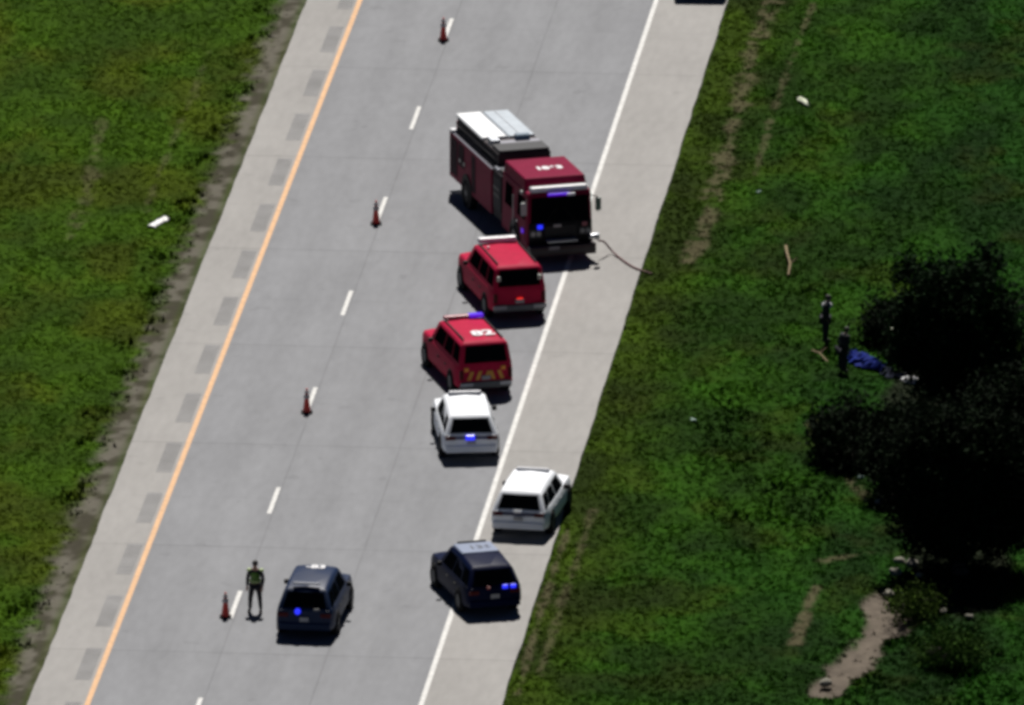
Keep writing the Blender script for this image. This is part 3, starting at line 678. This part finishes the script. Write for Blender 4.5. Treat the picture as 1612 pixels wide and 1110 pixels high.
# ------------------------------------------------------------------ people
def skinned(name, verts, edges, mat, parent=None, sub=1):
    me = bpy.data.meshes.new(name); me.from_pydata([v[:3] for v in verts], edges, []); me.materials.append(mat)
    o = link(bpy.data.objects.new(name, me), parent)
    o.modifiers.new('skin', 'SKIN').use_smooth_shade = True
    if not me.skin_vertices: me.skin_vertices.new()
    sv = me.skin_vertices[0].data
    for i, v in enumerate(verts):
        rr = v[3]; sv[i].radius = (rr, rr) if not isinstance(rr, tuple) else rr; sv[i].use_root = (i == 0)
    s = o.modifiers.new('sub', 'SUBSURF'); s.levels = sub; s.render_levels = sub
    return o
def person(label, loc, rz, H=1.78, lean=0.0, arms='down', jacket=None, vest=None, yoke=None, group=None, stance=.13, bulk=0.0):
    k = H/1.78
    V = []; Ed = []
    def add(p, r, par=None):
        V.append((p[0]*k, p[1]*k, p[2]*k, (r[0]*k, r[1]*k) if isinstance(r, tuple) else r*k))
        if par is not None: Ed.append((par, len(V)-1))
        return len(V)-1
    ly = lambda z: lean*max(0, z-.95)                      # torso leans forward (+y)
    pel = add((0, 0, .95), (.15, .11)); wa = add((0, ly(1.12), 1.12), (.135, .10), pel); ch = add((0, ly(1.33), 1.33), (.165, .115), wa)
    uc = add((0, ly(1.43), 1.43), (.125, .095), ch); nk = add((0, ly(1.50)+.01, 1.50), .060, uc); jw = add((0, ly(1.56)+.03, 1.56), .07, nk); hd = add((0, ly(1.64)+.03, 1.64), (.082, .098), jw); tp = add((0, ly(1.72)+.02, 1.735), .055, hd)
    nose = add((0, ly(1.62)+.125, 1.615), .014, hd)
    arm = {}
    for s in (-1, 1):
        hip = add((s*.10, 0, .90), .095, pel); kn = add((s*stance*1.25, .03, .50), .062, hip); an = add((s*stance*1.45, -.01, .09), .042, kn); add((s*stance*1.6, .17, .035), .034, an)
        sh = add((s*.19, ly(1.42), 1.42), .062, uc)
        if arms == 'down': el, hn = (s*.26, ly(1.15)-.03, 1.15), (s*.25, ly(.95)+.10, .92)
        elif arms == 'hips': el, hn = (s*.30, ly(1.18)-.04, 1.17), (s*.19, ly(1.02)+.13, 1.02)
        else: el, hn = (s*.25, ly(1.15)+.16, 1.18), (s*.12, ly(1.0)+.40, 1.12)
        e = add(el, .045, sh); wr = add(hn, .028, e)
        dv = Vector(hn)-Vector(el); dv.normalize(); sd_ = dv.cross(Vector((0, 0, 1))); sd_.normalize()
        pm = add(tuple(Vector(hn)+dv*.06), (.036, .018), wr)
        for i, l in enumerate((.065, .078, .072, .055)):
            a = Vector(hn)+dv*.10+sd_*(i-1.5)*.020; b_ = a+dv*l*.6; c_ = b_+dv*l*.3+Vector((0, 0, -l*.35))
            i1 = add(tuple(a), .009, pm); i2 = add(tuple(b_), .0085, i1); add(tuple(c_), .0075, i2)
        a = Vector(hn)+dv*.04+sd_*(-.035); i1 = add(tuple(a), .011, wr); add(tuple(a+dv*.04-sd_*.02), .009, i1)
        arm[s] = (sh, e, wr)
    P = skinned('person', V, Ed, skin, None, 1); P.location = loc; P.rotation_euler = (0, 0, rz)
    tag(P, label, 'person', group)
    def cloth(name, chain_pts, mat, grow):
        vs = []; es = []
        m = {}
        for a in chain_pts:
            for i, b_ in enumerate(a):
                if b_ not in m:
                    x = V[b_]; rr = x[3]; g_ = grow+bulk
                    m[b_] = len(vs); vs.append((*x[:3], (rr[0]+g_, rr[1]+g_) if isinstance(rr, tuple) else rr+g_))
                if i and (m[a[i-1]], m[b_]) not in es: es.append((m[a[i-1]], m[b_]))
        return skinned(name, vs, es, mat, P, 1)
    legs = []
    n0 = 9
    # vertex numbering: each side adds hip,knee,ankle,toe,shoulder,elbow,wrist,palm,12 fingers,2 thumb = 22
    b0, b1 = n0, n0+22
    cloth('trousers', [(0, b0, b0+1, b0+2), (0, b1, b1+1, b1+2)], trous, .022)
    cloth('boots', [(b0+2, b0+3)], blackpl, .022); cloth('boots', [(b1+2, b1+3)], blackpl, .022)
    cloth('jacket', [(0, 1, 2, 3, 4), (3, b0+4, b0+5, b0+6), (3, b1+4, b1+5, b1+6)], jacket or uniform, .020)
    if vest:
        vv = cloth('vest', [(0, 1, 2, 3)], vest, .034)
        bm = bmesh.new(); bmesh.ops.create_cone(bm, segments=20, radius1=.205*k, radius2=.205*k, depth=.06*k, matrix=Matrix.Translation((0, 0, 1.08*k)) @ Matrix.Diagonal((1, .82, 1, 1)))
        obj('belt_stripe', bm, hivis_b, P, smooth=60)
        for s in (-1, 1):
            bm = bmesh.new(); bmesh.ops.create_icosphere(bm, subdivisions=2, radius=.082*k, matrix=Matrix.Translation((s*.205*k, ly(1.45)*k, 1.445*k)) @ Matrix.Diagonal((1, 1.0, .75, 1)))
            obj('shoulder_sunlight', bm, hivis_b, P, smooth=60)  # sunlight on the shoulders painted in as brighter hi-vis
    if yoke:
        bm = bmesh.new(); bmesh.ops.create_uvsphere(bm, u_segments=16, v_segments=10, radius=.22*k, matrix=Matrix.Translation((0, ly(1.42)*k, 1.39*k)) @ Matrix.Diagonal((1.05, .85, .62, 1)))
        obj('shirt_yoke', bm, yoke, P, smooth=60)
    bm = bmesh.new(); bmesh.ops.create_uvsphere(bm, u_segments=16, v_segments=10, radius=.105*k, matrix=Matrix.Translation((0, (ly(1.67)+.012)*k, 1.685*k)) @ Matrix.Diagonal((.93, 1.12, 1.0, 1)))
    bmesh.ops.delete(bm, geom=[q for q in bm.verts if q.co.z < 1.64*k and q.co.y > (ly(1.66))*k], context='VERTS')
    obj('hair', bm, hair, P, smooth=60)
    for s in (-1, 1):
        bm = bmesh.new(); bmesh.ops.create_icosphere(bm, subdivisions=1, radius=.012*k, matrix=Matrix.Translation((s*.032*k, (ly(1.64)+.122)*k, 1.645*k))); obj('eye', bm, blackpl, P)
        bm = bmesh.new(); bmesh.ops.create_icosphere(bm, subdivisions=1, radius=.028*k, matrix=Matrix.Translation((s*.088*k, (ly(1.63)+.03)*k, 1.63*k)) @ Matrix.Diagonal((.4, .7, 1.1, 1))); obj('ear', bm, skin, P)
    obj('mouth', B(-.025*k, .025*k, (ly(1.57)+.09)*k, (ly(1.57)+.108)*k, 1.568*k, 1.578*k), M('lips', (.3,.12,.1), .6) if 'lips' not in bpy.data.materials else bpy.data.materials['lips'], P)
    return P
q = at(402, 964); person('officer in yellow-green hi-vis vest standing between the cone and the dark slate blue police car', q, R(170), 1.82, arms='down', vest=hivis, stance=.125)
q = at(1299, 541, -.08); person('person in black with pale grey shoulders standing on the grass left of the other person', q, R(-95), 1.78, lean=.12, arms='down', yoke=greyshirt, bulk=.03)
q = at(1326, 586, -.08); person('person in all black clothes leaning over beside the blue tarp under the trees', q, R(-60), 1.62, lean=.25, arms='down', stance=.11, bulk=.035)

# ------------------------------------------------------------------ small things on the grass
def crumple(name, pts, wd, h, mat, label, cat, seed, n=16, group=None, taper=True):
    """a crumpled sheet lying along a line of ground points"""
    rnd = np.random.RandomState(seed); P0 = [at(a, b_, -.05) for a, b_ in pts]; bm = bmesh.new(); grid = []
    for i in range(n+1):
        t = i/n*(len(P0)-1); k = min(int(t), len(P0)-2); c_ = P0[k].lerp(P0[k+1], t-k)
        dv = (P0[k+1]-P0[k]).normalized(); sdv = Vector((-dv.y, dv.x, 0)); ww = wd*((.35+.65*math.sin(math.pi*min(1, .15+i/n))) if taper else 1)
        row = []
        for j in range(7):
            s = (j/6-.5)*2; zz = h*(1-s*s)*(.45+.75*rnd.rand())
            row.append(bm.verts.new(c_+sdv*s*ww*(.75+.5*rnd.rand())+dv*(rnd.rand()-.5)*.08+Vector((0, 0, zz+.02))))
        grid.append(row)
    for a, b_ in zip(grid, grid[1:]):
        for j in range(6): bm.faces.new((a[j], a[j+1], b_[j+1], b_[j]))
    o = obj(name, bm, mat); so = o.modifiers.new('thick', 'SOLIDIFY'); so.thickness = .02
    return tag(o, label, cat, group)
crumple('tarp', [(1344, 563), (1368, 575), (1396, 586)], .42, .30, bluetarp, 'crumpled bright blue tarp on the grass at the edge of the tree shade', 'tarp', 4)
crumple('blanket', [(1392, 586), (1406, 593), (1424, 598)], .25, .22, M('dark_blue_cloth', (.006,.012,.04), .9), 'dark blue cloth trailing from the blue tarp towards the white sheet', 'cloth', 5)
crumple('plastic_sheet', [(1424, 594), (1445, 608)], .26, .30, whitecloth, 'small white sheet on the ground at the right end of the dark blue cloth', 'sheet', 6, n=6)
crumple('litter_board', [(237, 358), (260, 344)], .16, .07, whitecloth, 'white scrap of board lying alone on the left grass verge', 'litter', 7, n=6, taper=False)
crumple('litter_paper', [(1259, 156), (1273, 168)], .14, .09, palelit, 'cream white scrap lying on the upper right grass', 'litter', 8, n=5)
crumple('litter_paper', [(1191, 303), (1198, 302)], .07, .05, greenlit, 'tiny pale scrap on the grass below the cream white scrap', 'litter', 9, n=4)
crumple('litter_paper', [(1351, 752), (1359, 753)], .07, .06, greenlit, 'tiny pale green scrap beside the dark bush', 'litter', 10, n=4)
crumple('litter_paper', [(1088, 661), (1096, 663)], .08, .05, greenlit, 'tiny dull scrap in the grass right of the shoulder', 'litter', 11, n=4)
o = crumple('litter_paper', [(1404, 549), (1412, 555)], .10, .08, palelit, 'tiny cream scrap caught on the small added dark bush above the blue tarp', 'litter', 12, n=4); o.location.z = .90; o.location.y = -.6
def stick(px, rad, label, seed):
    bm = bmesh.new(); rnd = random.Random(seed); pp = [at(a, b_, .03)+Vector((0, 0, rnd.random()*.1)) for a, b_ in px]
    tube(bm, pp, [rad*(1-.5*i/len(pp)) for i in range(len(pp))], 7)
    m = pp[len(pp)//2]; tube(bm, [m, m+Vector((.25, .2, .15))], [rad*.6, rad*.3], 6)
    tag(obj('dead_branch', bm, deadwood, smooth=50), label, 'branch')
stick([(1237, 388), (1239, 402), (1244, 418), (1241, 434)], .05, 'brown dead branch on the grass above the two people in black', 1)
stick([(1278, 556), (1290, 560), (1303, 570)], .04, 'pale fallen branch at the feet of the person with grey shoulders', 2)
def rocks(lst):
    for i, (px, py, r_, lab) in enumerate(lst):
        bm = bmesh.new(); bmesh.ops.create_icosphere(bm, subdivisions=3, radius=1)
        for vt in bm.verts:
            c_ = vt.co; n_ = fbm(np.array([c_.x*1.4+i*3.1+5]), np.array([c_.y*1.4+c_.z*1.7]), 3)[0]; vt.co = c_*(.65+.7*n_)
        q = at(px, py, -.02); o = obj('rock', bm, rock, smooth=40); o.scale = (r_, r_*.8, r_*.6); o.location = q; o.rotation_euler = (0, 0, i*1.3)
        tag(o, lab, 'rock', 'pale rocks by the dry creek bed')
rocks([(1416, 883, .20, 'pale rock highest of those left of the front tree shade'), (1436, 887, .24, 'largest pale rock at the left edge of the front tree shade'), (1409, 900, .22, 'pale rock just above the head of the creek bed, leftmost there'),
       (1447, 905, .15, 'small pale rock on the right of the small rock ring in shade'), (1400, 935, .22, 'pale rock at the very head of the dry creek bed'), (1424, 940, .26, 'long pale rock lying across the head of the creek bed'),
       (1486, 962, .14, 'small rock at the lower rim of the front tree shade'), (1526, 970, .14, 'small rock farther right along the lower rim of the tree shade'), (1300, 1075, .24, 'pale rock at the lower end of the dry creek bed'),
       (1606, 604, .30, 'pale rock at the right picture edge, upper of the two'), (1603, 648, .26, 'pale rock at the right picture edge, lower of the two'), (1383, 790, .15, 'small tan rock on the bank below the dark bush')])

# ------------------------------------------------------------------ trees and bushes
def foliage(name, blobs, n, size, base, seed, parent=None):
    """blobs: (cx,cy,cz,rx,ry,rz) local; leaf clumps scattered through them"""
    rs = np.random.RandomState(seed); vol = np.array([b_[3]*b_[4]*b_[5] for b_ in blobs]); pr = vol/vol.sum()
    nc = max(20, n//45); ctr = []
    for _ in range(nc):
        b_ = blobs[rs.choice(len(blobs), p=pr)]; dd = rs.randn(3); dd /= np.linalg.norm(dd); rad = rs.rand()**.42*(1.22 if rs.rand() < .16 else 1.0)
        ctr.append([b_[0]+dd[0]*b_[3]*rad, b_[1]+dd[1]*b_[4]*rad, b_[2]+dd[2]*b_[5]*rad])
    ctr = np.array(ctr); cr = .22+.28*rs.rand(nc); tone = .55+.9*rs.rand(nc)
    k = rs.randint(nc, size=n); dd = rs.randn(n, 3)*(.55+.5*rs.rand(n)**3)[:, None]*cr[k][:, None]; P = ctr[k]+dd; P[:, 2] = np.maximum(P[:, 2], .03)
    a = rs.randn(n, 3); a /= np.linalg.norm(a, axis=1)[:, None]; b_ = np.cross(a, rs.randn(n, 3)); b_ /= np.linalg.norm(b_, axis=1)[:, None]
    s = size*(.6+.8*rs.rand(n))[:, None]
    V = np.stack((P-a*s, P+b_*s*.45, P+a*s, P-b_*s*.45), 1).reshape(-1, 3)
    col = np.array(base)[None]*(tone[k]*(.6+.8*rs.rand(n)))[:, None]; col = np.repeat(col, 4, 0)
    return npmesh(name, V, np.arange(4*n).reshape(-1, 4), leaf_m, parent, col=col)
def tree(px, py, h, blobs, n, label, seed, size=.11, base=(.005,.010,.004), cat='tree', name='tree'):
    q = at(px, py, -.12); T = empty(name, q); tag(T, label, cat)
    rnd = random.Random(seed); bm = bmesh.new(); r0 = .035*h
    blobs = list(blobs); big = list(blobs)
    for _ in range(3*len(big)):                       # ragged outgrowths round the crown
        b_ = rnd.choice(big); a = rnd.uniform(0, 2*math.pi); e_ = rnd.uniform(-.7, 1.0)
        blobs.append((b_[0]+b_[3]*math.cos(a)*1.02, b_[1]+b_[4]*math.sin(a)*1.02, max(.35, b_[2]+b_[5]*e_), b_[3]*.34, b_[4]*.34, b_[5]*.36))
    tp = [(0, 0, -.1), (rnd.uniform(-.1, .1), .05, h*.2), (rnd.uniform(-.2, .2), .1, h*.45), (rnd.uniform(-.3, .3), 0, h*.72)]
    tube(bm, tp, [r0*1.3, r0, r0*.7, r0*.3], 10)
    for b_ in blobs:
        s = Vector(tp[1]).lerp(Vector(tp[2]), rnd.random()); e = Vector(b_[:3]); m = s.lerp(e, .5)+Vector((0, 0, .2))
        tube(bm, [s, m, e], [r0*.5, r0*.32, r0*.1], 7)
        for _ in range(4):
            e2 = e+Vector((rnd.uniform(-1, 1)*b_[3], rnd.uniform(-1, 1)*b_[4], rnd.uniform(-.6, 1)*b_[5]))*.8; tube(bm, [m, m.lerp(e2, .6), e2], [r0*.25, r0*.15, r0*.04], 5)
    obj('trunk', bm, bark, T, smooth=60)
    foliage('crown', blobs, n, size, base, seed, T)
    return T
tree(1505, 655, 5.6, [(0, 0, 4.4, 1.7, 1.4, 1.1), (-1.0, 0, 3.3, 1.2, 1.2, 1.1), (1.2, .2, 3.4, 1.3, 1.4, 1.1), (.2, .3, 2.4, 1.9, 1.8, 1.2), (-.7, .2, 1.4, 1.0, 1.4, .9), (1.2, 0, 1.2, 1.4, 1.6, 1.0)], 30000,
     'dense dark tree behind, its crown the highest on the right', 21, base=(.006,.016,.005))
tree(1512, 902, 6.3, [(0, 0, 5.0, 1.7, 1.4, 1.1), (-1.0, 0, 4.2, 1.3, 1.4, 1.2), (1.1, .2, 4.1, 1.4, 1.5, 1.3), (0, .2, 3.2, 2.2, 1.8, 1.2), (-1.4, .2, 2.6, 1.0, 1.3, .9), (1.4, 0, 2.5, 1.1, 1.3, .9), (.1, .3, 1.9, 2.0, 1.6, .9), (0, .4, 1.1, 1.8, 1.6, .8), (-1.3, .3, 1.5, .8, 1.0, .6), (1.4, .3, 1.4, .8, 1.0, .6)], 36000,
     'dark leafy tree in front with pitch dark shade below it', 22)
tree(1618, 790, 4.9, [(0, 0, 3.6, 1.5, 1.4, 1.2), (-1.0, 0, 2.7, 1.3, 1.4, 1.2), (.9, 0, 2.3, 1.3, 1.3, 1.2), (-.6, .2, 1.4, 1.7, 1.5, 1.1)], 24000,
     'dark tree cut off by the right edge of the picture', 23)
tree(1432, 775, 3.4, [(.2, 0, 2.2, 1.1, 1.4, .8), (-.5, 0, 1.6, 1.0, 1.5, .9), (.8, 0, 1.7, 1.1, 1.4, 1.0), (.2, -.6, .9, 1.2, 1.4, .8)], 18000,
     'low dark tree between the dark bush and the front tree', 24)
tree(1338, 728, 1.9, [(0, .3, 1.2, .9, 1.1, .6), (-.5, .8, .9, .7, 1.2, .5), (.7, 0, .9, .8, 1.2, .7), (-.1, -.5, .5, .9, 1.2, .4)], 10000,
     'low dark bush on the left of the trees above the tan bank', 25, cat='bush', name='bush')
tree(1404, 538, 1.4, [(0, 0, .75, .6, .8, .5), (-.5, .3, .5, .4, .7, .35), (.5, 0, .6, .5, .8, .5)], 5000,
     'small dark bush added for shade above the blue tarp, left of the rear tree', 28, cat='bush', name='bush')  # bush added to stand in for the shade on this ground
tree(1430, 975, .9, [(0, 0, .5, .5, .9, .35), (.5, .3, .4, .5, .7, .3)], 2500, 'small green bush on the dry creek bed right side', 26, size=.07, base=(.03,.055,.007), cat='bush', name='bush')
tree(1510, 1050, 1.1, [(0, 0, .55, .8, 1.2, .4), (-.8, .4, .4, .7, 1.0, .35)], 4500, 'low green bush below the front tree near the bottom edge', 27, size=.07, base=(.02,.048,.006), cat='bush', name='bush')

# ------------------------------------------------------------------ grass (uncountable)
def grass(name, n, u0, u1, t0, t1, hmin, hmax, seed, dens=None, spread=.5, bright=1.1, wd=.026, nb=5):
    rs = np.random.RandomState(seed); u = u0+(u1-u0)*rs.rand(n); t = t0+(t1-t0)*rs.rand(n); x, y = xy(u, t)
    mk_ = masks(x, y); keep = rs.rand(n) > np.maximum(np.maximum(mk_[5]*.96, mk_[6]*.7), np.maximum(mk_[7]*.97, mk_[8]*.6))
    if dens is not None: keep &= rs.rand(n) < dens(x, y)
    x, y = x[keep], y[keep]; mk_ = tuple(a[keep] for a in mk_); n = len(x)
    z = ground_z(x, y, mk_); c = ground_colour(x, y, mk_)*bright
    h = (hmin+(hmax-hmin)*rs.rand(n)**1.6)*(.5+1.0*mk_[2])
    tone = (.90+.20*rs.rand(n))
    V = []; 
    for b_ in range(nb):
        a = rs.rand(n)*2*math.pi; sp_ = spread*h*(.3+rs.rand(n)); ox = (rs.rand(n)-.5)*.14; oy = (rs.rand(n)-.5)*.14
        wx, wy = -np.sin(a)*wd, np.cos(a)*wd; hh = h*(.6+.6*rs.rand(n))
        V.append(np.stack((np.stack((x+ox-wx, y+oy-wy, z-.02), -1), np.stack((x+ox+wx, y+oy+wy, z-.02), -1),
                           np.stack((x+ox+np.cos(a)*sp_, y+oy+np.sin(a)*sp_, z+hh), -1)), 1))
    V = np.concatenate(V, 0).reshape(-1, 3); col = np.repeat(np.tile(c*tone[:, None], (nb, 1)), 3, 0)
    o = npmesh(name, V, np.arange(len(V)).reshape(-1, 3), blade_m, col=col, smooth=True); tag(o, kind='stuff')
    nr = np.zeros((len(V), 3), dtype=np.float32); nr[:, 2] = 1; nr[:, :2] = np.repeat(rs.randn(len(V)//3, 2)*.12, 3, 0)
    nr /= np.linalg.norm(nr, axis=1)[:, None]; o.data.normals_split_custom_set_from_vertices(nr)      # blades of a sward catch light like the sward
    return o
o = grass('grass', 110000, U_L-14, U_L-.55, -52, 58, .02, .075, 1); o['label'] = 'mown green grass verge left of the road'; o['category'] = 'grass'
o = grass('grass', 150000, U_R+.08, U_R+19, -52, 60, .02, .09, 2); o['label'] = 'dark green grass slope right of the road'; o['category'] = 'grass'
def wd1(x, y):
    u, t = ut(x, y); return sstep(.55, .75, fbm(x*.9, y*.7, 3, 12))*(1-sstep(1.2, 2.2, U_L-u))*1.0
o = grass('weeds', 6000, U_L-2.4, U_L-.5, -52, 58, .10, .28, 3, dens=wd1, bright=.8, wd=.035); o['label'] = 'dark weeds along the gravel edge left of the road'; o['category'] = 'weeds'
def wd2(x, y):
    a = (fbm(x*.7, y*.45, 3, 14) > .52)*.9
    e1 = 1-sstep(.8, 1.2, ell(x, y, 1500, 1060, 4.6, 8)); e2 = 1-sstep(.7, 1.2, ell(x, y, 1210, 730, 2.6, 12)); e3 = 1-sstep(.7, 1.2, ell(x, y, 1400, 480, 4, 10))
    return a*np.maximum(e1, np.maximum(e2*.8, e3*.5))
o = grass('tall_weeds', 26000, U_R+3, U_R+19, -52, 40, .06, .18, 4, dens=wd2, bright=1.25, wd=.035, spread=.8); o['label'] = 'taller pale tipped weeds around the trees on the right'; o['category'] = 'weeds'
